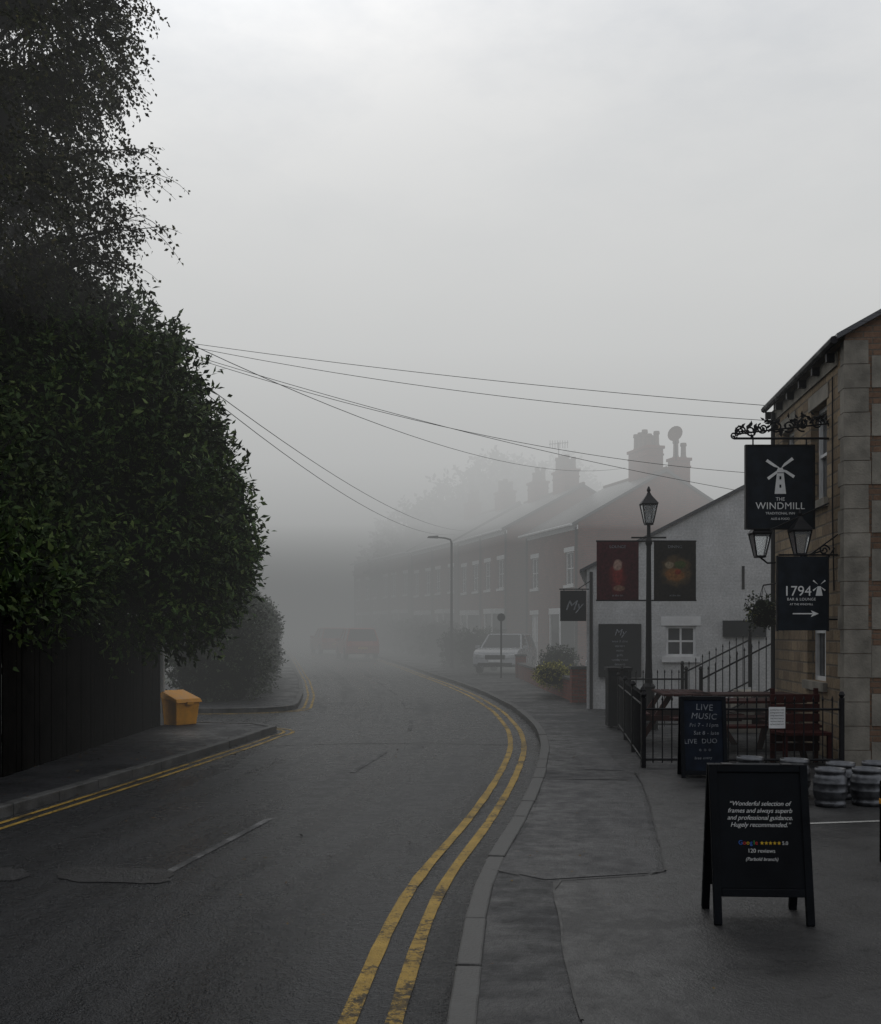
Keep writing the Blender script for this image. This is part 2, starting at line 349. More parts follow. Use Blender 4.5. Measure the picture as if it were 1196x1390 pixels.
lpoly('pavement_patch',[(0.36,7.75),(0.70,7.40),(1.50,7.62),(1.7,8.9),(2.0,10.9),(2.19,12.35),(1.20,12.5),(0.78,9.6)],'pave2',0.004)
lpoly('pavement_patch',[(1.75,13.4),(2.2,13.3),(2.45,17.5),(2.0,17.3)],'pave2',0.004)
mb=MB(); 
def wob(pl,a=.006): 
    q=resample(pl,0.3); return [Vector((p.x+random.uniform(-a,a),p.y+random.uniform(-a,a))) for p in q]
line(mb,wob([(0.6,4.7),(0.63,5.6),(0.69,6.4),(0.744,7.34),(1.55,7.57),(1.75,8.9),(2.05,10.9),(2.24,12.4),(2.32,13.3)]),0,0.014,'seam',0.009,jit=.5)
line(mb,wob([(0.33,7.75),(0.70,7.36)]),0,0.014,'seam',0.0093,jit=.4); line(mb,wob([(1.2,12.5),(1.8,12.5),(2.24,12.4)]),0,0.03,'seam',0.0095,jit=.4)
mb.obj('tar_joint')
mb=MB(); line(mb,[(3.15,9.55),(4.2,9.75),(6.5,10.1)],0,0.06,'white_line2',0.009); mb.obj('parking_bay_line')
def blob(cx,cy,rx,ry):
    pts=[]
    for i in range(40):
        a=i/40*2*math.pi; c,s=math.cos(a),math.sin(a); pts.append((cx+rx*math.copysign(abs(c)**.45,c)+random.uniform(-.03,.03),cy+ry*math.copysign(abs(s)**.45,s)+random.uniform(-.02,.02)-.1*c))
    return pts
lpoly('road_patch',blob(-2.35,8.0,.42,.24),'patch',-0.0945); lpoly('road_patch',blob(-3.35,8.05,.36,.2),'patch',-0.0945)
mb=MB(); line(mb,wob([(-2.7,17.2),(-1.4,17.6),(-0.1,17.6),(1.3,17.3)]),0,0.04,'seam',-0.094,jit=.4); mb.obj('road_joint')

# ------------------------------------------------------------------ foliage
def leaf_mesh(name,C,D,Nn,L,W,mat,parts=None):
    n=len(C); D=D/np.linalg.norm(D,axis=1,keepdims=True)
    S=np.cross(D,Nn); S/= (np.linalg.norm(S,axis=1,keepdims=True)+1e-9)
    U=np.cross(S,D)
    L=L[:,None]; W=W[:,None]
    V=np.stack([C,C+D*L*0.45+S*W*0.5+U*L*0.06,C+D*L-U*L*0.05,C+D*L*0.45-S*W*0.5+U*L*0.06],axis=1).reshape(-1,3)
    F=np.arange(n*4,dtype=np.int32)
    me=bpy.data.meshes.new(name)
    me.vertices.add(n*4); me.vertices.foreach_set('co',V.astype(np.float32).ravel())
    me.loops.add(n*4); me.loops.foreach_set('vertex_index',F)
    me.polygons.add(n); me.polygons.foreach_set('loop_start',np.arange(0,n*4,4,dtype=np.int32)); me.polygons.foreach_set('loop_total',np.full(n,4,dtype=np.int32))
    me.update(calc_edges=True); me.materials.append(M[mat]); me.validate()
    o=bpy.data.objects.new(name,me); COL.objects.link(o); return o
def dirs(n):
    v=rng.normal(size=(n,3)); return v/np.linalg.norm(v,axis=1,keepdims=True)
PH=rng.uniform(0,6.28,(8,)); FR=rng.normal(size=(8,3))*2.6
def lump(d,c):
    s=np.zeros(len(d))
    for i in range(8): s+=np.sin(d@FR[i]*1.2+PH[i]+c*1.7)
    return s/8*1.6
def sprigs(ells,density,sl,ll,lw,k=10,droop=0.0,amp=0.16,shell=(0.72,1.05),zmin=-9):
    Cs=[];Ds=[];Ns=[];Ls=[];Ws=[]
    for ei,(c,r) in enumerate(ells):
        c=np.array(c);r=np.array(r); area=4*math.pi*((r[0]*r[1])**1.6/3+(r[0]*r[2])**1.6/3+(r[1]*r[2])**1.6/3)**(1/1.6)
        n=int(area*density); d=dirs(n)
        rad=(1+amp*lump(d,ei))*(shell[1]-(shell[1]-shell[0])*rng.random(n)**1.7)
        p=c+d*r*rad[:,None]
        keep=p[:,2]>zmin
        for ej,(c2,r2) in enumerate(ells):
            if ej!=ei: keep&= (np.linalg.norm((p-np.array(c2))/np.array(r2),axis=1)>0.7)
        p=p[keep]; d=d[keep]; n=len(p)
        o=d/r; o/=np.linalg.norm(o,axis=1,keepdims=True); o+=dirs(n)*0.45; o[:,2]+=0.25-droop; o/=np.linalg.norm(o,axis=1,keepdims=True)
        s=sl*(0.6+0.8*rng.random(n))
        for j in range(k):
            t=(j+rng.random(n)*0.6)/k
            q=p+o*(s*t)[:,None]; q[:,2]-=droop*(s*t)**2*0.8
            rd=dirs(n); dd=o*0.55+rd*0.8; dd[:,2]-=droop*0.5
            Cs.append(q);Ds.append(dd);Ns.append(dirs(n)+np.array([0,0,0.8]));Ls.append(ll*(0.7+0.6*rng.random(n)));Ws.append(lw*(0.7+0.6*rng.random(n)))
    return [np.concatenate(a) for a in (Cs,Ds,Ns,Ls,Ws)]
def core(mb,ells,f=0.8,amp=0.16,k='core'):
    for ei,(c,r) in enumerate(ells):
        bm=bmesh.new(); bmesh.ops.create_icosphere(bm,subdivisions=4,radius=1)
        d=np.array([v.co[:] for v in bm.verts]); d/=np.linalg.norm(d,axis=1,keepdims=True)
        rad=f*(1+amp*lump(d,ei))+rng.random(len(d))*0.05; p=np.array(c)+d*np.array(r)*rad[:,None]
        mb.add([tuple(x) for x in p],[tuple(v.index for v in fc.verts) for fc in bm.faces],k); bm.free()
def trunk(mb,base,top,r0,r1,limbs,k='bark'):
    b=Vector(base);t=Vector(top); pts=[b.lerp(t,i/8)+Vector((math.sin(i*1.3)*0.08,math.cos(i*0.9)*0.08,0)) for i in range(9)]
    mb.tube(pts,[r0+(r1-r0)*(i/8)**0.8 for i in range(9)],k,10)
    for (f,end) in limbs:
        s=b.lerp(t,f); e=Vector(end); m=s.lerp(e,0.5)+Vector((0,0,0.3)); rr=(r0+(r1-r0)*f)*0.55
        mb.tube([s,s.lerp(m,0.5)+Vector((0,0,.08)),m,m.lerp(e,0.5)+Vector((0,0,.1)),e],[rr,rr*0.8,rr*0.6,rr*0.4,rr*0.15],k,7)

LE=[((-5.45,17.6,3.45),(2.15,2.2,1.85)),((-5.85,17.6,5.1),(1.8,2.1,1.55)),((-8.0,16.8,4.6),(2.6,2.6,3.1)),((-4.55,18.0,2.75),(1.25,1.4,0.95)),((-7.0,15.0,3.2),(1.6,2.0,1.7)),((-4.95,17.8,4.65),(1.05,1.5,1.0)),((-5.7,15.6,2.5),(1.0,1.8,0.85)),((-6.1,17.5,6.3),(0.8,1.2,0.75)),((-4.2,18.0,3.3),(0.85,1.1,0.75)),((-5.2,17.5,6.1),(0.75,0.9,0.6)),((-5.6,13.6,2.2),(0.8,1.6,0.6))]
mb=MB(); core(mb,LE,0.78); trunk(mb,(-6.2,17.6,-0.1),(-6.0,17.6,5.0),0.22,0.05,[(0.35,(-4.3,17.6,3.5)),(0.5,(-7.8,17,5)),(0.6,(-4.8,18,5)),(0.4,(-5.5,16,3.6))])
lt=mb.obj('unseen_shade_laurel')
a=sprigs(LE,50,0.38,0.13,0.054,10,0,0.2,(0.76,1.08),1.35)
leaf_mesh('crown_leaves',*a,'laurel').parent=lt
SHADE_E=[((-7.6,11.5,3.6),(1.7,2.6,2.6)),((-8.0,6.5,3.6),(2.0,3.0,2.7))]  # unseen laurels added beyond the left frame edge to give shade
mb=MB(); core(mb,SHADE_E,0.85); trunk(mb,(-7.6,11.5,-0.1),(-7.6,11.5,4.4),0.15,0.05,[(0.5,(-6.6,11,4)),(0.6,(-8,9,5))])
shade_laurel=mb.obj('unseen_shade_laurel')
a=sprigs(SHADE_E,18,0.34,0.16,0.07,8,0,0.16,(0.74,1.06),1.5); leaf_mesh('crown_leaves',*a,'laurel').parent=shade_laurel
BE=[((-7.4,15.8,9.2),(2.2,2.3,2.0)),((-7.0,15.6,11.4),(2.2,2.2,2.2)),((-7.6,15.8,7.2),(2.0,2.2,1.8)),((-7.4,15.8,13.6),(1.7,1.7,2.0)),((-6.0,15.6,10.2),(1.3,1.4,0.9)),((-6.2,15.6,7.5),(1.4,1.5,0.9)),((-5.9,15.6,12.0),(1.3,1.4,1.0)),((-6.4,15.6,8.8),(1.0,1.2,.8))]
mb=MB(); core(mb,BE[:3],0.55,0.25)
sprayC=[];sprayD=[]
def spray(mb,s,e,droop,nt,leafn,spread,ll):
    s=Vector(s);e=Vector(e); pts=[]
    for i in range(9):
        t=i/8; p=s.lerp(e,t); p.z+=math.sin(t*math.pi*0.9)*0.25; p+=Vector((random.uniform(-.04,.04),random.uniform(-.04,.04),random.uniform(-.04,.04))); pts.append(p)
    mb.tube(pts,[0.03*(1-i/8)+0.005 for i in range(9)],'bark',5)
    for j in range(nt):
        t=random.uniform(0.15,1.0); i=min(int(t*8),7); p=pts[i].lerp(pts[i+1],t*8-i)
        dr=Vector((random.uniform(-1,1)*spread+ (e-s).normalized().x*0.5,random.uniform(-1,1)*spread,random.uniform(-0.3,0.45))).normalized()
        L=random.uniform(0.3,0.75); tp=[]
        for q in range(6):
            u=q/5*L; tp.append(p+dr*u+Vector((0,0,-droop*u*u)))
        mb.tube(tp,[0.007-0.001*q for q in range(6)],'bark',4,False)
        for q in range(leafn):
            u=random.uniform(0.1,1.0)*5; ii=min(int(u),4); sprayC.append(tp[ii].lerp(tp[ii+1],u-ii)+Vector([random.uniform(-.05,.05) for _ in range(3)]))
            sprayD.append(Vector((random.uniform(-1,1),random.uniform(-1,1),random.uniform(-1.2,0.3))))
for (s,e,nn) in [((-6.6,15.6,6.6),(-4.0,15.4,7.25),34),((-6.6,15.6,7.3),(-4.15,15.5,8.0),36),((-6.5,15.6,9.0),(-4.7,15.4,9.3),30),((-6.5,15.6,9.2),(-4.4,15.5,9.9),36),
               ((-6.5,15.6,6.2),(-4.4,15.3,6.7),30),((-6.4,15.6,10),(-4.5,15.4,10.6),36),((-6.2,15.5,7.9),(-4.3,15.7,8.4),30),((-6.4,15.5,11),(-4.45,15.4,11.6),36),((-6.4,15.5,8),(-4.9,15.0,8.8),28),
               ((-7,15,7),(-5.2,14.6,7.6),28),((-6.4,15.5,12),(-4.7,15.4,12.6),30),((-6.6,15.6,5.8),(-4.2,15.6,7.5),26),((-6.2,15.6,9.4),(-4.9,15.6,9.0),28),((-6.2,15.6,9.9),(-4.5,15.2,10.2),30),((-6.2,15.6,10.9),(-4.7,15.2,11.0),30)]:
    spray(mb,s,e,0.9,nn,16,0.8,0.06)
trunk(mb,(-7.5,15.8,-0.1),(-7.2,15.7,14),0.2,0.03,[(0.4,(-6.0,15.5,7.5)),(0.5,(-6.0,15.4,9.5)),(0.6,(-5.8,15.6,10.8)),(0.7,(-6,15.6,12)),(0.5,(-8.8,16,9.5))])
bt=mb.obj('birch_tree')
a=sprigs(BE,58,0.45,0.068,0.046,12,0.7,0.25,(0.45,1.08),5)
C=np.array([p[:] for p in sprayC]); D=np.array([p[:] for p in sprayD]); n=len(C)
a2=[C,D,dirs(n),0.062*(0.7+0.6*rng.random(n)),0.044*(0.7+0.6*rng.random(n))]
leaf_mesh('crown_leaves',*[np.concatenate([p,q]) for p,q in zip(a,a2)],'birch').parent=bt
def hedge(name,pts,h,w,mat,dens=40,ll=0.08,z0=0,corek='core',k=7,sl=0.2):
    E=[]
    for (x,y) in pts:
        zz=gz(y)+z0; hh=h*random.uniform(.93,1.06)
        E.append(((x,y,zz+hh*0.32),(w,w*1.0,hh*0.42))); E.append(((x+random.uniform(-.15,.15),y,zz+hh*0.66),(w*0.93,w*0.95,hh*0.34)))
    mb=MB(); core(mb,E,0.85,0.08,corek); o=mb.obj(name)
    a=sprigs(E,dens,sl,ll,ll*0.55,k,0,0.12,(0.82,1.06),-1); leaf_mesh('hedge_leaves',*a,mat).parent=o; return o
hedge('garden_hedge',[(KL(y)-2.1,y) for y in np.arange(27.5,46,1.5)],2.75,1.1,'hedge',32,0.11,sl=.28)
hedge('garden_hedge',[(1.6,49.5),(2.2,50.5),(0.9,51.5)],1.6,0.8,'hedge',25,0.12)
hedge('garden_hedge',[(KR(y)+3.0,y) for y in np.arange(58,84,2.2)],1.9,1.3,'far',12,0.18)
hedge('yellow_shrub',[(2.95,28.6),(3.0,29.5),(3.0,30.3)],0.42,0.36,'ysh',80,0.07,0.36,'core',6,0.12)
hedge('garden_shrub',[(3.6,34.2),(3.8,35.3)],1.1,0.5,'hedge',45,0.08,0.1)
def mass(name,E,dens,ll,trunks):
    mb=MB(); core(mb,E,0.7,0.25)
    for t in trunks: trunk(mb,(t[0],t[1],gz(t[1])-0.2),(t[0],t[1],t[2]),0.3,0.06,[(0.5,(t[0]+2,t[1],t[2]-1)),(0.6,(t[0]-2,t[1],t[2]-.5))])
    o=mb.obj(name); a=sprigs(E,dens,0.8,ll,ll*0.7,8,0.1,0.3,(0.6,1.12),0); leaf_mesh('crown_leaves',*a,'far').parent=o
mass('distant_trees',[((4.5,76,9.8),(3.2,3,3.4)),((1.5,78,8.0),(3,3,3.8)),((-1.2,80,6.5),(2.6,3,3.9)),((7.5,80,9.5),(4,3,4)),((-3.8,90,5.6),(2.4,3,4.2))],8,0.34,[(4.5,76,9),(1.5,78,7),(7.5,80,9),(-3.8,90,6)])
mass('distant_trees',[((19,54,7.0),(4,3,3.0)),((24,56,8.0),(4.5,3,3.4))],7,0.3,[(19,54,8),(24,56,8)])
mass('distant_trees',[((-12.5,52,3.0),(3,5,3)),((-15.5,60,4.5),(4,5,4.0)),((-18,72,5),(4,6,5))],6,0.3,[(-12.5,52,4),(-15.5,60,5),(-18,72,6)])
# unseen trees added behind the viewpoint to block sky light and darken the foreground
mass('unseen_shade_trees',[((-9,-13,6),(5,4,6)),((-1.5,-17,7.5),(5,4,7.5)),((7,-14,6.5),(5,4,6.5)),((14,-7,6),(4.5,5,6)),((-12,-3,6),(4,5,6))],2.5,0.4,[(-9,-13,6),(-1.5,-17,7),(7,-14,6.5),(14,-7,6),(-12,-3,6)])
n=420; px=rng.uniform(-5,0.1,n); py=rng.uniform(5.5,26,n); lk=[]
for x,y in zip(px,py):
    e=KL(y)
    if random.random()<0.85: x=e+random.uniform(-1.6,0.5)
    z=0.016 if (x<e-0.02 or x>KR(y)) else -0.085
    lk.append((x,y,z))
C=np.array(lk); D=dirs(n); D[:,2]*=0.15; leaf_mesh('fallen_leaves',C,D,np.tile([0,0,1.0],(n,1))+dirs(n)*0.3,rng.uniform(0.02,0.055,n),rng.uniform(0.015,0.035,n),'dead')
n=60; C=np.stack([rng.uniform(0.2,2.6,n),rng.uniform(5,16,n),np.full(n,0.02)],1); C=C[C[:,0]>np.array([KR(y)+.15 for y in C[:,1]])]; n=len(C); D=dirs(n);D[:,2]*=.15
leaf_mesh('fallen_leaves',C,D,np.tile([0,0,1.0],(n,1))+dirs(n)*0.3,rng.uniform(0.015,0.03,n),rng.uniform(0.01,0.02,n),'dead')

# ------------------------------------------------------------------ left fence, pole, grit bin
mb=MB(); y=1.0
while y<19.7:
    h=1.78+random.uniform(-.03,.03); x=-5.02-(0.012 if int(y*10)%2 else 0)+random.uniform(-.004,.004); mb.box(x-0.02,x,y,y+0.138,0.0,h,'wood'); y+=0.146
for yy in np.arange(1,19.8,2.4): mb.box(-5.14,-5.04,yy,yy+0.1,0,1.85,'wood')
mb.box(-5.09,-5.047,1,19.7,0.4,0.48,'wood'); mb.box(-5.09,-5.047,1,19.7,1.4,1.48,'wood')
mb.obj('wooden_fence')
mb=MB(); px,py=-5.02,19.95
mb.tube([(px,py,-0.1),(px,py,7.1)],[0.04,0.035],'post',10); mb.box(px-0.5,px+0.5,py-0.04,py+0.04,6.75,6.83,'bark')
for dx in (-0.45,-0.15,0.15,0.45): mb.lathe(px+dx,py,[(0.02,6.83),(0.035,6.86),(0.02,6.9),(0.03,6.93)],'white',8)
mb.obj('utility_pole')
mb=MB()
mb.add([(-.24,-.19,0),(.24,-.19,0),(.24,.19,0),(-.24,.19,0),(-.28,-.24,.42),(.28,-.24,.42),(.28,.24,.5),(-.28,.24,.5)],[(0,1,2,3),(4,5,6,7),(0,1,5,4),(1,2,6,5),(2,3,7,6),(3,0,4,7)],'grit')
mb.add([(-.31,-.28,.40),(.31,-.28,.40),(.31,.26,.5),(-.31,.26,.5),(-.29,-.24,.47),(.29,-.24,.47),(.27,.2,.62),(-.27,.2,.62)],[(0,1,2,3),(4,5,6,7),(0,1,5,4),(1,2,6,5),(2,3,7,6),(3,0,4,7)],'grit')
mb.box(-.08,.08,-.30,-.275,.36,.43,'grit')
mb.obj('grit_bin',(-4.74,20.05,0.004),R(55),bevel=0.02)

# ------------------------------------------------------------------ pub
def stone_pub():
    mb=MB(); E=5.36; L=4.15; Wd=8
    P=lambda u,z,d:(d,u,z)
    wall(mb,P,0,L,-0.1,E,[(0.85,1.7,3.45,4.75),(2.7,3.5,3.45,4.75),(0.9,1.9,1.0,2.35)],'stone',0.16,sill='quoin',bars=(1,1))
    rh=2.2
    Q=lambda u,z,d:(u,d,z)
    wall(mb,Q,0,Wd,-0.1,E,[(2.0,3.1,3.4,4.8),(1.8,3.2,0.9,2.3)],'pubbrick',0.12,sill='quoin')
    mb.poly([(0,0,E),(Wd,0,E),(Wd/2,0,E+rh)],'pubbrick')
    mb.quad((Wd,0,-.1),(Wd,L,-.1),(Wd,L,E),(Wd,0,E),'stone'); mb.quad((0,L,-.1),(Wd,L,-.1),(Wd,L,E),(0,L,E),'stone'); mb.poly([(0,L,E),(Wd,L,E),(Wd/2,L,E+rh)],'stone')
    z=-0.1;i=0
    while z<E-0.1:
        h=0.30; z2=min(z+h,E-0.02); w2=0.16 if i%2 else 0.26
        mb.box(-0.014,0.30+random.uniform(-.02,.02),-0.014,0.05,z+0.004,z2-0.004,'quoin'); mb.box(-0.0145,0.05,0.0502,w2,z+0.004,z2-0.004,'quoin')
        if i%2==0: mb.box(0.325,3.0,-0.012,0.03,z+.004,z2+.1,'quoin')
        z+=h;i+=1
    t=0.07
    for sgn in (0,1):
        x0=-0.12 if not sgn else Wd+0.12; zz=E-0.12*rh/4
        a=[(x0,-0.1,zz),(Wd/2,-0.1,E+rh),(Wd/2,L+.02,E+rh),(x0,L+.02,zz)]
        b=[(p[0],p[1],p[2]+t) for p in a]
        mb.add(a+b,[(0,1,2,3),(4,5,6,7),(0,1,5,4),(1,2,6,5),(2,3,7,6),(3,0,4,7)],'slate')
    mb.tube([(-0.15,-0.08,E-0.07),(-0.15,L,E-0.09)],0.05,'iron',8)
    for yy in np.arange(0.35,L,0.75): mb.box(-0.13,0.0,yy,yy+0.07,E-0.24,E-0.13,'iron')
    mb.box(-0.03,-0.002,0.3,L,E-0.3,E-0.12,'quoin')
    mb.tube([(-0.07,L-0.3,E-0.2),(-0.07,L-0.3,0)],0.035,'iron',8)
    mb.box(-.09,-.002,2.05,2.3,3.9,4.2,'iron'); mb.tube([(-.02,.5,E-.4),(-.02,.5,3.2),(-.02,.42,2.2)],.01,'iron',5)
    return mb.obj('stone_pub',(5.03,13.75,0),-math.atan2(0.36,4.15))
pub=stone_pub()

def scroll(mb,cx,cz,r,turns,y,k='iron',rad=0.011,start=0,sgn=1):
    pts=[]
    for i in range(26):
        t=i/25; a=start+sgn*t*turns*2*math.pi; rr=r*(1-t*0.8); pts.append((cx+rr*math.cos(a),y,cz+rr*math.sin(a)))
    mb.tube(pts,rad,k,6)
sx,sy=4.45,14.5
mb=MB()
mb.box(-.44,.44,-.025,.025,-1.08,0,'navy')
for q in ((-.455,-.43,-.035,.035,-1.095,.015),(.43,.455,-.035,.035,-1.095,.015),(-.43,.43,-.035,.035,0.0,.015),(-.43,.43,-.035,.035,-1.095,-1.08)): mb.box(*q,'iron')
for dx in (-.35,.35): mb.tube([(dx,0,.01),(dx,0,.09)],0.01,'iron',6)
mb.tube([(-.6,0,.1),(.68,0,.1)],0.016,'iron',8); mb.tube([(-.55,0,.16),(.68,0,.30)],0.012,'iron',8)
mb.box(.655,.68,-.04,.04,-.35,.42,'iron')
for i,(cx,cz,r) in enumerate([(-.52,.2,.07),(-.38,.2,.08),(-.22,.23,.075),(-.05,.24,.085),(.12,.26,.08),(.3,.28,.09),(.5,.3,.09),(-.6,.14,.05)]):
    scroll(mb,cx,cz,r,1.6,0,start=i,sgn=(-1)**i)
for i in range(75):
    cx=random.uniform(-.6,.62); cz=.15+(cx+.6)*.11+random.uniform(-.02,.15); a=random.uniform(0,6.28); l=.085
    mb.add([(cx,-.012,cz),(cx+l*.5*math.cos(a+.5),-.01,cz+l*.5*math.sin(a+.5)),(cx+l*math.cos(a),-.005,cz+l*math.sin(a)),(cx+l*.5*math.cos(a-.5),.01,cz+l*.5*math.sin(a-.5))],[(0,1,2,3)],'iron')
y0=-.029
mb.add([(-.075,y0,-.63),(.075,y0,-.63),(.045,y0,-.36),(-.045,y0,-.36)],[(0,1,2,3)],'signwhite')
mb.add([(-.055,y0,-.35),(.055,y0,-.35),(.03,y0,-.29),(-.03,y0,-.29)],[(0,1,2,3)],'signwhite')
for a in (35,145,215,325):
    c,s=math.cos(R(a)),math.sin(R(a)); L=.21
    def pp(u,v): return (u*c-v*s,y0-.002,-.30+u*s+v*c)
    mb.add([pp(.02,-.005),pp(L,-.005),pp(L,.035),pp(.08,.028),pp(.02,.005)],[(0,1,2,3,4)],'signwhite')
for zz in (-.44,-.55): mb.box(-.012,.012,y0-.004,y0-.001,zz,zz+.04,'navy')
ps=mb.obj('hanging_pub_sign',(sx,sy,4.11),0)
text('THE',ps,(0,y0,-.72),.065); text('WINDMILL',ps,(0,y0,-.83),.128,space=1.06); text('TRADITIONAL INN',ps,(0,y0,-.9),.045); text('ALES & FOOD',ps,(0,y0,-.97),.04)
mb=MB(); mb.box(-.32,.32,-.025,.025,-.94,0,'navy')
for q in ((-.33,-.315,-.03,.03,-.95,.01),(.315,.33,-.03,.03,-.95,.01)): mb.box(*q,'iron')
mb.tube([(-.3,0,.02),(.45,0,.02)],0.012,'iron',6); mb.tube([(.1,0,.02),(.45,0,.28)],0.01,'iron',6); scroll(mb,.28,.08,.07,1.5,0); mb.tube([(.33,0,-.8),(.45,0,-.8)],0.012,'iron',6)
mb.add([(-.13,-.028,-.735),(.12,-.028,-.735),(.12,-.028,-.72),(-.13,-.028,-.72)],[(0,1,2,3)],'signwhite'); mb.add([(.1,-.028,-.77),(.2,-.028,-.7275),(.1,-.028,-.685),(.125,-.028,-.7275)],[(0,1,2,3)],'signwhite')
mb.add([(.16,-.028,-.5),(.25,-.028,-.5),(.225,-.028,-.38),(.185,-.028,-.38)],[(0,1,2,3)],'signwhite')
for a in (40,140,220,320):
    c,s=math.cos(R(a)),math.sin(R(a)); mb.add([(.205+.02*c,-.029,-.37+.02*s),(.205+.1*c-.01*s,-.029,-.37+.1*s+.01*c),(.205+.1*c+.01*s,-.029,-.37+.1*s-.01*c)],[(0,1,2)],'signwhite')
s2=mb.obj('direction_sign',(4.60,14.05,2.63))
text('1794',s2,(-.07,-.028,-.5),.18); text('BAR & LOUNGE',s2,(-.02,-.028,-.56),.048,space=1.1); text('AT THE WINDMILL',s2,(-.02,-.028,-.62),.035)
def lantern(mb,cx,cy,z,s=1.0):
    def ring(r,zz): return [(cx+r*s*math.cos(R(45+90*i)),cy+r*s*math.sin(R(45+90*i)),z+zz*s) for i in range(4)]
    a,b=ring(.09,0),ring(.17,.3); c=ring(.2,.31); d=ring(.06,.45); e=ring(.03,.5)
    side=[(0,1,5,4),(1,2,6,5),(2,3,7,6),(3,0,4,7)]
    mb.add(a+b,side,'lampglass'); mb.add(c+d,side+[(0,1,2,3),(4,5,6,7)],'iron'); mb.add(d+e,side+[(4,5,6,7)],'iron'); mb.add(ring(.095,-.03)+ring(.095,0),side+[(0,1,2,3),(4,5,6,7)],'iron')
    for i in range(4): mb.tube([a[i],b[i]],.011*s,'iron',5)
    for i in range(4): mb.tube([b[i],b[(i+1)%4]],.013*s,'iron',5)
    mb.lathe(cx,cy,[(.02*s,z+.5*s),(.035*s,z+.54*s),(.01*s,z+.6*s)],'iron',8)
mb=MB()
for (cx,cy) in ((4.22,14.6),(4.62,14.2)):
    lantern(mb,cx,cy,2.68,.95)
    mb.tube([(cx,cy,2.66),(cx+.1,cy,2.58),(cx+.35,cy,2.60),(5.06,cy,2.75)],.012,'iron',6)
mb.tube([(4.3,14.4,3.0),(5.06,14.4,3.35)],.012,'iron',6)
mb.obj('wall_lantern')
bx_,by_=5.02,17.2
E=[((bx_,by_,2.02),(.2,.2,.2))]; mb=MB(); core(mb,E,.8); mb.lathe(bx_,by_,[(.05,1.75),(.15,1.82),(.19,1.95)],'wood',12)
for a in range(3): mb.tube([(bx_+.18*math.cos(a*2.1),by_+.18*math.sin(a*2.1),1.95),(bx_,by_,2.4)],.005,'iron',4)
mb.tube([(bx_,by_,2.4),(5.35,by_,2.45)],.012,'iron',5)
o=mb.obj('hanging_basket'); a=sprigs(E,220,.13,.05,.03,6,.6); leaf_mesh('basket_leaves',*a,'hedge').parent=o
a=sprigs(E,22,.1,.04,.03,4,.3); leaf_mesh('basket_flowers',*a,'ysh').parent=o

# ------------------------------------------------------------------ railings, steps, furniture
def railing(name,p0,p1,h=.95,z0=0.0,z1=None,sp=.115):
    if z1 is None: z1=z0
    mb=MB(); a=Vector(p0);b=Vector(p1); L=(b-a).length; n=int(L/sp)
    def pt(t,z): q=a.lerp(b,t); return (q.x,q.y,z0+(z1-z0)*t+z)
    for i in range(n+1):
        t=i/n; mb.tube([pt(t,.06),pt(t,h+.02)],.0085,'iron',5)
        mb.lathe(pt(t,0)[0],pt(t,0)[1],[(.008,pt(t,h+.02)[2]),(.016,pt(t,h+.04)[2]),(.003,pt(t,h+.085)[2])],'iron',5)
    for z in (.1,h-.08): mb.tube([pt(0,z),pt(1,z)],.016,'iron',6)
    m=max(1,int(round(L/1.9)))
    for i in range(m+1):
        t=i/m; x,y,z=pt(t,0); mb.box(x-.025,x+.025,y-.025,y+.025,z,z+h+.06,'iron'); mb.lathe(x,y,[(.02,z+h+.06),(.04,z+h+.1),(.02,z+h+.14)],'iron',8)
    return mb.obj(name)
railing('iron_railing',(2.50,13.6),(4.92,13.55),.8); railing('iron_railing',(2.50,13.65),(3.05,18.9),.85); railing('iron_railing',(3.1,18.9),(4.2,18.9))
mb=MB(); ns=4
for i in range(ns): mb.box(4.35+i*.28,5.5,18.3,19.6,i*.165,(i+1)*.165,'quoin')
mb.obj('stone_steps',bevel=.01)
railing('handrail',(4.3,18.25),(5.5,18.25),.92,0.05,.66); railing('handrail',(4.3,19.65),(5.5,19.65),.92,0.1,.7)
def picnic(x,y,rot):
    mb=MB()
    for i in range(5): mb.box(-.75,.75,-.36+i*.147,-.36+i*.147+.13,.72,.755,'redwood')
    for s in (-1,1):
        for j in range(2): mb.box(-.75,.75,s*.68-.13+j*.14,s*.68-.01+j*.14,.43,.465,'redwood')
        mb.prism([(-.75,.0),(-.66,.0),(-.2,.72),(-.29,.72)],'x',s*.55-.03,s*.55+.03,'redwood'); mb.prism([(.75,.0),(.66,.0),(.2,.72),(.29,.72)],'x',s*.55-.031,s*.55+.031,'redwood')
        mb.box(s*.55-.07,s*.55-.031,-.8,.8,.35,.43,'redwood')
    return mb.obj('picnic_table',(x,y,.002),rot,bevel=.005)
picnic(4.1,15.0,R(8)); picnic(3.7,17.0,R(86)); picnic(4.55,16.6,R(5))
mb=MB()
for i in range(6): mb.box(-.32,.32,-.02,.02,.15+i*.125,.25+i*.125,'redwood')
for s in (-.3,.27): mb.box(s,s+.05,.021,.07,0,.95,'redwood')
mb.box(-.32,.32,-.42,-.02,.38,.42,'redwood')
for s in (-.3,.26): mb.box(s,s+.05,-.41,-.36,0,.379,'redwood')
mb.obj('garden_bench',(4.52,14.1,.002),R(4),bevel=.004)
mb=MB(); mb.box(-.1,.1,-.004,.004,-.13,.13,'white'); o=mb.obj('notice',(4.12,13.53,.62))
for i in range(6): text('opening hours food served'[i:i+18],o,(0,-.006,.09-i*.035),.022,'iron')

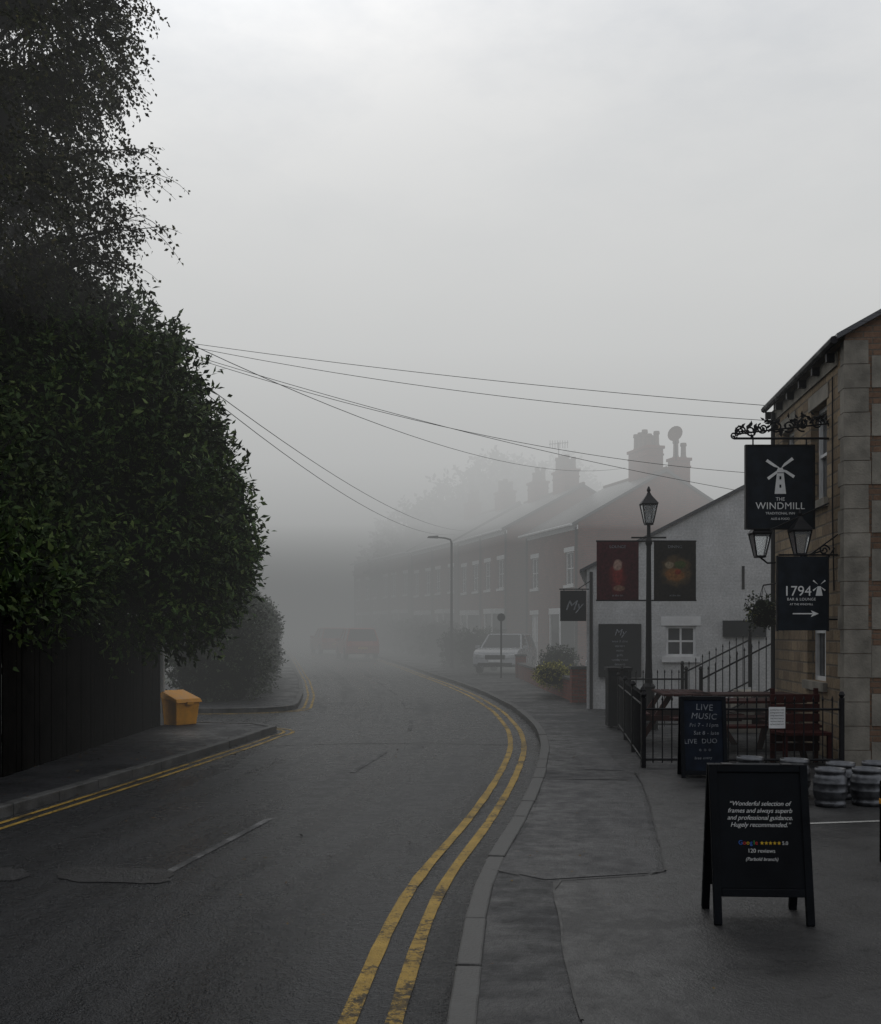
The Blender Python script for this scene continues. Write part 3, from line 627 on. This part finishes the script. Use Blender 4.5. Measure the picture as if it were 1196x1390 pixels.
# ------------------------------------------------------------------ A boards
def aboard(name,w,h,mat,loc,rotz,lean=10,legs=.18,frame='board'):
    root=bpy.data.objects.new(name,None); COL.objects.link(root); root.location=loc; root.rotation_euler=(0,0,rotz)
    Lh=h/math.cos(R(lean))
    for s in (1,-1):
        m=MB()
        m.box(-w/2+.03,w/2-.03,-.008,.008,-Lh+legs,-.03,mat)
        m.box(-w/2,-w/2+.045,-.018,.018,-Lh,0,frame); m.box(w/2-.045,w/2,-.018,.018,-Lh,0,frame)
        m.box(-w/2+.045,w/2-.045,-.016,.016,-.045,0,frame); m.box(-w/2+.045,w/2-.045,-.016,.016,-Lh+legs-.045,-Lh+legs,frame)
        o=m.obj('panel',(0,-s*.022,h),0,bevel=.004,parent=root); o.rotation_euler=(R(-lean)*s,0,0)
        if s==1: front=o
    for dx in (-w/2+.08,w/2-.14): 
        m=MB(); m.box(dx,dx+.06,-.04,.04,h-.012,h+.004,'iron'); m.obj('hinge',(0,0,0),parent=root)
    return root,front
root,fr=aboard('sandwich_board',.56,.885,'board',(1.835,6.42,.006),R(-3),11,.2)
yy=-.0095
L=[('“Wonderful selection of',-.235),('frames and always superb',-.275),('and professional guidance.',-.315),('Hugely recommended.”',-.355)]
for b,z in L: text(b,fr,(0,yy,z),.036,shear=.3,space=.98)
for ch,c,x in zip('Google',['lbl','lrd','lyl','lbl','lgn','lrd'],[-.128,-.103,-.083,-.063,-.043,-.034]): text(ch,fr,(x,yy,-.455),.034,c,align='LEFT')
m=MB()
for i in range(5):
    cx=.005+i*.024; pts=[]
    for j in range(10):
        r=.012 if j%2==0 else .005; a=math.pi/2+j*math.pi/5; pts.append((cx+r*math.cos(a),-.0100,-.446+r*math.sin(a)))
    m.poly(pts,'lyl')
m.obj('rating_stars',parent=fr,tri=True)
text('5.0',fr,(.118,yy,-.455),.028,align='LEFT'); text('120 reviews',fr,(0,yy,-.5),.032); text('(Parbold branch)',fr,(0,yy,-.545),.027,shear=.3)
root2,fr2=aboard('chalkboard_sign',.52,.92,'slate_sign',(3.02,12.75,.006),R(-4),9,.08)
for b,z,s in [('LIVE',-.16,.1),('MUSIC',-.26,.095),('Fri 7 - 11pm',-.35,.06),('Sat 8 - late',-.44,.06),('LIVE  DUO',-.54,.075),('* * *',-.65,.07),('free entry',-.72,.045)]: 
    o=text(b,fr2,(random.uniform(-.04,.04),yy,z),s,'chalk',shear=random.uniform(-.1,.25),space=1.08); o.rotation_euler=(R(90),R(random.uniform(-3,3)),0)
def keg(x,y,s=1,zr=0):
    mb=MB(); pr=[(.13,0),(.165,.0),(.168,.05),(.15,.065),(.165,.085),(.18,.12),(.181,.16),(.188,.17),(.181,.18),(.181,.25),(.188,.26),(.181,.27),(.18,.31),(.165,.345),(.15,.36),(.168,.375),(.165,.42),(.155,.42),(.15,.38),(.03,.37),(.03,.385)]
    mb.lathe(0,0,[(r*s,z*s) for r,z in pr],'keg',24); return mb.obj('beer_keg',(x,y,.006),zr,smooth=True)
for (x,y) in [(3.42,10.95),(3.72,10.55),(3.62,11.3),(4.0,11.05),(4.1,10.62),(4.38,11.1),(3.25,11.6),(4.5,10.7)]: keg(x,y,.84+random.uniform(-.04,.03))
mb=MB(); mb.box(-.06,.06,-.06,.06,0,.58,'wood'); mb.add([(-.06,-.06,.58),(.06,-.06,.58),(.06,.06,.58),(-.06,.06,.58),(0,0,.66)],[(0,1,4),(1,2,4),(2,3,4),(3,0,4)],'wood'); mb.box(-.063,.063,-.063,.063,.42,.46,'grit')
mb.obj('bollard',(3.22,7.9,.006),bevel=.006)

# ------------------------------------------------------------------ lamp post with banners
lx,ly=3.58,19.0
mb=MB()
mb.lathe(0,0,[(.16,0),(.16,.12),(.12,.16),(.1,.7),(.12,.74),(.07,.8),(.055,1.2),(.045,2.4),(.04,3.15),(.06,3.2),(.06,3.24),(.035,3.3),(.03,3.55)],'iron',14)
mb.tube([(-.3,0,3.3),(.3,0,3.3)],.015,'iron',6)
lantern(mb,0,0,3.55,1.05)
o=mb.obj('street_lamp',(lx,ly,0.0))
def banner_obj(name,x,mat,label):
    mb=MB(); mb.box(-.36,.36,-.012,.012,-.5,.5,mat)
    for z in (-.51,.51): mb.tube([(-.37,0,z),(.37,0,z)],.014,'iron',6)
    o=mb.obj(name,(x,ly,2.73)); text(label,o,(0,-.014,.39),.07,'chalk'); text('at the inn',o,(0,-.014,-.44),.05,'chalk'); 
    return o
banner_obj('drink_advert_banner',lx-.535,'ban1','LOUNGE'); banner_obj('food_advert_banner',lx+.45,'ban2','DINING')
mb=MB()
for z in (-.51,.51): mb.tube([(-.3,0,z),(.3,0,z)],.014,'iron',6)
mb.obj('banner_arm',(lx,ly+.03,2.73))

# ------------------------------------------------------------------ white building
mb=MB(); x1=7.6; E=3.05; ap=4.0; rh=2.05; dp=9
P=lambda u,z,d:(u,d,z)
wall(mb,P,0,x1,-.1,E,[(1.70,2.34,1.15,1.82),(5.2,5.9,1.0,2.0)],'whitebrick',.1,bars=(1,1),sill='white')
mb.poly([(0,0,E),(x1,0,E),(ap,0,E+rh)],'whitebrick')
wall(mb,lambda u,z,d:(d,u,z),0,dp,-.1,E,[(2,3,1,2.1),(5.5,6.5,1,2.1)],'whitebrick',.1,sill='white')
mb.quad((x1,0,-.1),(x1,dp,-.1),(x1,dp,E),(x1,0,E),'whitebrick'); mb.poly([(0,dp,-.1),(x1,dp,-.1),(x1,dp,E),(ap,dp,E+rh),(0,dp,E)],'whitebrick')
for (xa,za,xb,zb) in ((-.15,E-.077,ap,E+rh),(x1+.15,E-.085,ap,E+rh)):
    a=[(xa,-.08,za+.003),(xb,-.08,zb+.003),(xb,dp+.1,zb+.003),(xa,dp+.1,za+.003)]; b=[(p[0],p[1],p[2]+.07) for p in a]
    mb.add(a+b,[(0,1,2,3),(4,5,6,7),(0,1,5,4),(1,2,6,5),(2,3,7,6),(3,0,4,7)],'slate')
mb.tube([(.1,-.05,E-.05),(.1,-.05,0)],.035,'iron',8); mb.box(2.9,3.8,-.07,-.001,1.58,1.93,'board'); mb.box(3.3,3.36,-.01,-.001,2.6,3.1,'iron')
mb.obj('white_painted_building',(3.2,24.2,0),R(-8.5))
mb=MB(); mb.box(-.44,.44,-.02,.02,-.56,.56,'board')
for q in ((-.46,-.43,-.03,.03,-.58,.58),(.43,.46,-.03,.03,-.58,.58),(-.43,.43,-.03,.03,.55,.58),(-.43,.43,-.03,.03,-.58,-.55)): mb.box(*q,'iron')
o=mb.obj('menu_board',(3.90,24.03,1.28),R(-8.5))
text('My',o,(0,-.022,.33),.2,'chalk',shear=.3)
for i in range(7): text(['wine & dine','starters','mains','grills','sunday roast','desserts','book a table'][i],o,(0,-.022,.18-i*.1),.07,'chalk')
mb=MB(); mb.box(-.28,.28,-.02,.02,-.36,.3,'board'); mb.tube([(-.3,0,.33),(.34,0,.33)],.014,'iron',6); mb.tube([(.1,0,.33),(.36,0,.5)],.01,'iron',6); mb.tube([(-.2,0,.33),(-.2,0,.3)],.008,'iron',5); mb.tube([(.2,0,.33),(.2,0,.3)],.008,'iron',5)
o=mb.obj('hanging_restaurant_sign',(2.87,23.9,2.28)); text('My',o,(0,-.023,-.12),.3,'chalk',shear=.35)
mb=MB(); mb.box(-.2,.2,-.18,.18,.03,1.0,'board'); mb.box(-.22,.22,-.2,.2,1.0,1.06,'iron'); mb.box(-.15,.15,-.19,-.181,.75,.9,'iron'); mb.lathe(-.12,0,[(.03,0),(.03,.03)],'iron',8); mb.lathe(.12,0,[(.03,0),(.03,.03)],'iron',8)
mb.obj('litter_bin',(3.12,19.4,0.002),bevel=.012)
mb=MB(); pts=[(3.2,26.5),(3.05,31),(2.95,37),(2.9,41.5)]
for a,b in zip(pts,pts[1:]):
    mb.add([(a[0],a[1],0),(b[0],b[1],0),(b[0],b[1],.5),(a[0],a[1],.5),(a[0]+.22,a[1],0),(b[0]+.22,b[1],0),(b[0]+.22,b[1],.5),(a[0]+.22,a[1],.5)],[(0,1,2,3),(4,5,6,7),(3,2,6,7),(0,3,7,4),(1,2,6,5)],'redbrick')
    mb.add([(a[0]-.03,a[1],.502),(b[0]-.03,b[1],.502),(b[0]-.03,b[1],.57),(a[0]-.03,a[1],.57),(a[0]+.25,a[1],.502),(b[0]+.25,b[1],.502),(b[0]+.25,b[1],.57),(a[0]+.25,a[1],.57)],[(0,1,2,3),(4,5,6,7),(3,2,6,7),(0,3,7,4),(1,2,6,5),(0,1,5,4)],'kerb')
for (x,y) in (pts[0],pts[-1]): mb.box(x-.08,x+.3,y-.2,y+.18,0,.8,'redbrick'); mb.box(x-.11,x+.33,y-.23,y+.21,.8,.87,'kerb')
mb.obj('garden_wall')

# ------------------------------------------------------------------ terraces
def chimney(mb,x,y,z0,z1,w,l,pots):
    mb.box(x-w/2,x+w/2,y-l/2,y+l/2,z0,z1,'redbrick'); mb.box(x-w/2-.06,x+w/2+.06,y-l/2-.06,y+l/2+.06,z1,z1+.12,'redbrick'); mb.box(x-w/2-.03,x+w/2+.03,y-l/2-.03,y+l/2+.03,z1-.3,z1-.22,'redbrick')
    for (px,py) in pots:
        h=random.uniform(.5,.8); mb.lathe(x+px,y+py,[(.16,z1+.12),(.12,z1+.25),(.11,z1+.1+h*.8),(.15,z1+.1+h*.85),(.13,z1+.12+h)],'lead',8)
def terrace(name,o,ang,L,E,rh,dp,nh,chs):
    mb=MB(); g=gz(o[1])-.1; base=g-.3; hw=L/nh; ops=[]
    for i in range(nh):
        u=i*hw
        ops+=[(u+.5,u+1.45,3.8+g,5.2+g),(u+hw-1.5,u+hw-.6,3.8+g,5.2+g),(u+.45,u+1.75,.95+g,2.6+g),(u+hw-1.45,u+hw-.5,.1+g,2.6+g,'white')]
    wall(mb,lambda u,z,d:(d,u,z),0,L,base,E,ops,'redbrick',.12,sill='white')
    wall(mb,lambda u,z,d:(u,d,z),0,dp,base,E,[(dp*.65,dp*.65+.8,3.9+g,5.1+g)],'redbrick',.1,sill='white')
    mb.poly([(0,0,E),(dp,0,E),(dp/2,0,E+rh)],'redbrick')
    mb.quad((dp,0,base),(dp,L,base),(dp,L,E),(dp,0,E),'redbrick'); mb.poly([(0,L,base),(dp,L,base),(dp,L,E),(dp/2,L,E+rh),(0,L,E)],'redbrick')
    sl=rh/(dp/2)
    for s in (0,1):
        xa=-.3 if not s else dp+.3; za=E-.3*sl
        a=[(xa,-.1,za),(dp/2,-.1,E+rh),(dp/2,L+.1,E+rh),(xa,L+.1,za)]; b=[(p[0],p[1],p[2]+.12) for p in a]
        mb.add(a+b,[(0,1,2,3),(4,5,6,7),(0,1,5,4),(1,2,6,5),(2,3,7,6),(3,0,4,7)],'slate')
    mb.tube([(dp/2,-.1,E+rh+.13),(dp/2,L+.1,E+rh+.13)],.09,'lead',8)
    mb.tube([(-.36,-.1,E-.12),(-.36,L+.1,E-.12)],.06,'white',8); mb.box(-.05,-.002,0,L,E-.3,E-.12,'white')
    for i in range(nh+1): mb.tube([(-.06,min(max(i*hw,.1),L-.1),E-.2),(-.06,min(max(i*hw,.1),L-.1),base)],.045,'iron',6)
    for i in range(nh):
        u=i*hw+.3; a=[(-.003,u),(-.6,u+.25),(-.6,u+1.35),(-.003,u+1.6)]
        mb.prism([(p[0],p[1]) for p in a],'z',base,g+.9,'redbrick'); mb.prism([(p[0]*1.05-.002,p[1]) for p in a],'z',g+.9,g+.98,'white')
        mb.prism([(p[0]*.93-.004,p[1]+(.02 if j<2 else -.02)) for j,p in enumerate(a)],'z',g+.98,g+2.55,'glass'); mb.prism([(p[0]*1.12-.002,p[1]) for p in a],'z',g+2.55,g+2.8,'white')
        for p in a: mb.box(p[0]*1.0-.02,p[0]+.04-.006,p[1]-.04,p[1]+.04,g+.98,g+2.55,'white')
    for c in chs: chimney(mb,dp/2+c[3] if len(c)>3 else dp/2,c[0],E+rh-.5,E+rh+c[1],.75,c[2],[(-.18,-c[2]/2+.25+j*.42) for j in range(int(c[2]/.42))]+[(.18,-c[2]/2+.25+j*.42) for j in range(int(c[2]/.42))])
    return mb.obj(name,(o[0],o[1],0),-ang)
A=math.atan2(-1.67,6)
terrace('brick_house',(5.73,46),A,6.2,6.3,2.25,8,1,[(1.9,1.15,1.9),(0.5,.55,.6,.9)])
terrace('brick_house',(3.2,53),A,8.2,6.75,2.1,7.8,2,[(2.2,.95,1.7),(6.2,.9,1.2)])
terrace('brick_house',(0.9,62),math.atan2(-1.9,6),9.0,6.9,2.1,7.5,2,[(2.2,.9,1.5),(8,.9,1.2)])
terrace('brick_house',(-2.0,72.5),math.atan2(-2.1,6),14,7.1,2.1,7.5,3,[(4.5,.9,1.5),(9.5,.9,1.2)])
mb=MB(); prof=[(.02,0),(.15,.02),(.28,.06),(.34,.11),(.335,.12),(.27,.07),(.02,.02)]
mb.T=Matrix.Translation((10.0,46.9,10.1))@Matrix.Rotation(R(75),4,'X')@Matrix.Rotation(R(-35),4,'Y'); mb.lathe(0,0,prof,'lead',16); mb.T=Matrix.Identity(4)
mb.tube([(10.0,46.9,9.0),(10.0,47,10.1)],.03,'iron',6); mb.obj('satellite_dish')
mb=MB(); ax,ay=6.15,57.5
mb.tube([(ax,ay,8.5),(ax,ay,11.6)],.03,'iron',5); mb.tube([(ax-.5,ay,11.5),(ax+.5,ay,11.6)],.02,'iron',4)
for i in range(8): mb.tube([(ax-.45+i*.13,ay-.2,11.5),(ax-.45+i*.13,ay+.2,11.5)],.015,'iron',4); mb.tube([(ax-.45+i*.13,ay,11.3),(ax-.45+i*.13,ay,11.7)],.015,'iron',4)
mb.obj('television_aerial')
mb=MB(); mb.tube([(.5,50,0),(.5,50,1.4),(.5,50,1.41),(.5,50,5.75),(.45,50,5.9),(.2,50,5.97),(-.1,50,6.0)],[.09,.09,.06,.05,.045,.04,.035],'iron',8)
mb.add([(-.1,49.88,5.96),(-.1,50.12,5.96),(-.6,50.1,5.98),(-.6,49.9,5.98),(-.1,49.92,6.08),(-.1,50.08,6.08),(-.55,50.06,6.05),(-.55,49.94,6.05)],[(0,1,2,3),(4,5,6,7),(0,1,5,4),(1,2,6,5),(2,3,7,6),(3,0,4,7)],'iron')
mb.obj('street_light_column')
mb=MB(); mb.tube([(2.25,41,0),(2.25,41,2.3)],.035,'iron',6); mb.T=Matrix.Translation((2.25,40.95,2.25))@Matrix.Rotation(R(90),4,'X'); mb.lathe(0,0,[(.15,0),(.15,.02)],'iron',20); mb.T=Matrix.Identity(4); mb.obj('traffic_sign')
def wire(a,b,sag,r=.009):
    a=Vector(a);b=Vector(b); pts=[]
    for i in range(25):
        t=i/24; p=a.lerp(b,t); p.z-=sag*4*t*(1-t); pts.append(p)
    mb.tube(pts,r,'iron',5)
mb=MB()
wire((-4.57,19.95,6.9),(5.25,17.7,5.3),.08,.005); wire((-4.87,19.95,6.9),(5.3,17.9,5.1),.18,.005); wire((-5.2,19.95,6.9),(6.36,23.7,4.72),.2,.0055)
wire((-4.57,19.95,6.9),(8.2,49,9.0),.9,.008); wire((-5.0,19.95,6.8),(7.0,23.58,5.05),.4,.0055); wire((-5.0,19.95,6.6),(1.0,66,7.6),1.0,.009); wire((-5.0,19.95,6.7),(1.6,64,7.6),.8,.009)
mb.obj('overhead_wires')

# ------------------------------------------------------------------ cars
def car(name,loc,rot,body,h=1.62):
    mb=MB()
    prof=[(-2.2,.35),(-2.25,.75),(-2.15,.98),(-1.0,1.04),(0.95,1.04),(1.8,.97),(2.12,.86),(2.22,.7),(2.25,.4),(2.15,.28),(1.75,.28),(1.7,.5),(1.5,.66),(1.25,.66),(1.05,.5),(1.0,.28),(-1.0,.28),(-1.05,.5),(-1.25,.66),(-1.5,.66),(-1.7,.5),(-1.75,.28),(-2.1,.28)]
    mb.prism(prof,'y',-.9,.9,body)
    lo=[(-2.1,-.86,1.0),(1.05,-.84,1.0),(1.05,.84,1.0),(-2.1,.86,1.0)]; hi=[(-1.85,-.68,h-.06),(.25,-.68,h-.06),(.25,.68,h-.06),(-1.85,.68,h-.06)]
    mb.add(lo+hi,[(0,1,5,4),(1,2,6,5),(2,3,7,6),(3,0,4,7)],'glass')
    top=[(p[0],p[1],h-.06) for p in hi]; t2=[(p[0]*.93,p[1]*.9,h) for p in hi]
    mb.add(top+t2,[(0,1,2,3),(4,5,6,7),(0,1,5,4),(1,2,6,5),(2,3,7,6),(3,0,4,7)],body)
    for i in range(4): mb.tube([lo[i],hi[i]],.045,body,6)
    mb.tube([hi[1],hi[2]],.03,body,6)
    for s in (-1,1):
        mb.tube([(-.5,s*.852,1.0),(-.5,s*.682,h-.06)],.035,body,5)
        for x in (-1.375,1.375):
            mb.T=Matrix.Translation((x,s*.82,.33))@Matrix.Rotation(R(90),4,'X'); mb.lathe(0,0,[(.2,-.11),(.33,-.1),(.33,.1),(.2,.11)],'tyre',16); mb.lathe(0,0,[(.2,-.115),(.2,.115)],'post',10); mb.T=Matrix.Identity(4)
        mb.prism([(s*.45,.62),(s*.86,.66),(s*.88,.82),(s*.5,.76)],'x',2.12,2.24,'chrome'); mb.box(-2.27,-2.16,s*.72-.13,s*.72+.13,.7,.98,'tail')
        mb.box(.85,1.0,s*1.0-.1,s*1.0+.1,1.0,1.13,body)
    mb.box(2.1,2.262,-.4,.4,.6,.76,'iron'); mb.box(2.2,2.27,-.7,.7,.32,.45,'iron'); mb.box(2.262,2.275,-.26,.26,.47,.57,'white'); mb.box(-2.28,-2.2,-.26,.26,.55,.66,'lyl')
    return mb.obj(name,loc,rot,bevel=.05)
car('parked_car',(2.75,46.3,.03),R(-105),'carw')
car('parked_car',(-4.7,62,gz(62)-.09),R(103),'caro',1.7); car('parked_car',(-6.9,69,gz(69)-.09),R(106),'caro')

# ------------------------------------------------------------------ fog banks
def fog(name,y0,y1,z0,z1,sig,L):
    m=bpy.data.materials.new('glowing_fog_volume'); m.use_nodes=True; nt=m.node_tree; nt.nodes.clear()
    out=nt.nodes.new('ShaderNodeOutputMaterial'); ab=nt.nodes.new('ShaderNodeVolumeAbsorption'); em=nt.nodes.new('ShaderNodeEmission'); ad=nt.nodes.new('ShaderNodeAddShader')
    ab.inputs['Color'].default_value=(0,0,0,1); ab.inputs['Density'].default_value=sig
    em.inputs['Color'].default_value=(L[0],L[1],L[2],1); em.inputs['Strength'].default_value=sig  # fog glows by emission, standing in for the light it would scatter
    nt.links.new(ab.outputs[0],ad.inputs[0]); nt.links.new(em.outputs[0],ad.inputs[1]); nt.links.new(ad.outputs[0],out.inputs['Volume'])
    mb=MB(); k=name+str(y0)+str(z0); M[k]=m; mb.box(-180,180,y0,y1,z0,z1,k); mb.obj(name)
def G(v,w=0): return (v*(.965+w),v*1.0,v*(1.0-w*.3))
zl=[(-2,6,G(.185,.01)),(6.002,13,G(.50,.02)),(13.002,27,G(.66,.025))]  # higher layers glow brighter, painting in the stronger light up there
yl=[(13,28,.011),(28.002,44,.026),(44.002,330,.064)]
for (a,b,s) in yl:
    for (c,d,Lc) in zl: fog('fog',a,b,c,d,s,Lc)

# ------------------------------------------------------------------ world, sun, camera
w=bpy.data.worlds.new('World'); scene.world=w; w.use_nodes=True; nt=w.node_tree; bg=nt.nodes['Background']
sky=nt.nodes.new('ShaderNodeTexSky'); sky.sky_type='NISHITA'; sky.sun_disc=False; sky.sun_elevation=R(38); sky.sun_rotation=R(-12); sky.air_density=1; sky.dust_density=3
hs=nt.nodes.new('ShaderNodeHueSaturation'); hs.inputs['Saturation'].default_value=.12; nt.links.new(sky.outputs[0],hs.inputs['Color'])
tc=nt.nodes.new('ShaderNodeTexCoord'); mp=nt.nodes.new('ShaderNodeMapping'); mp.inputs['Scale'].default_value=(1,1,2.2); nt.links.new(tc.outputs['Generated'],mp.inputs['Vector'])
nz=nt.nodes.new('ShaderNodeTexNoise'); nz.inputs['Scale'].default_value=5.0; nz.inputs['Detail'].default_value=6; nz.inputs['Roughness'].default_value=.58; nt.links.new(mp.outputs[0],nz.inputs['Vector'])
cl=ramp(nt,nz.outputs['Fac'],[(0.36,[.80,.83,.875]),(0.64,[1.07,1.07,1.07])])
mx=mixc(nt,.84,hs.outputs[0],[6.9,6.95,7.1]); mx=mixc(nt,1.0,mx,cl,'MULTIPLY')
nt.links.new(mx,bg.inputs['Color']); bg.inputs['Strength'].default_value=.116
sd=bpy.data.lights.new('sun','SUN'); sd.energy=.6; sd.angle=R(20); sd.color=(1,.97,.92); so=bpy.data.objects.new('sun',sd); COL.objects.link(so)
so.rotation_euler=Vector((-math.sin(R(12))*math.cos(R(38)),math.cos(R(12))*math.cos(R(38)),math.sin(R(38)))).to_track_quat('Z','Y').to_euler()
cd=bpy.data.cameras.new('camera'); cam=bpy.data.objects.new('camera',cd); COL.objects.link(cam); cam.location=(0,0,1.65); cam.rotation_euler=(R(90),0,0)
cd.sensor_fit='VERTICAL'; cd.sensor_height=36; cd.lens=1500/1390*36; cd.shift_y=165/1390; cd.clip_end=2000; scene.camera=cam
scene.view_settings.view_transform='Standard'; scene.view_settings.look='None'; scene.view_settings.exposure=0
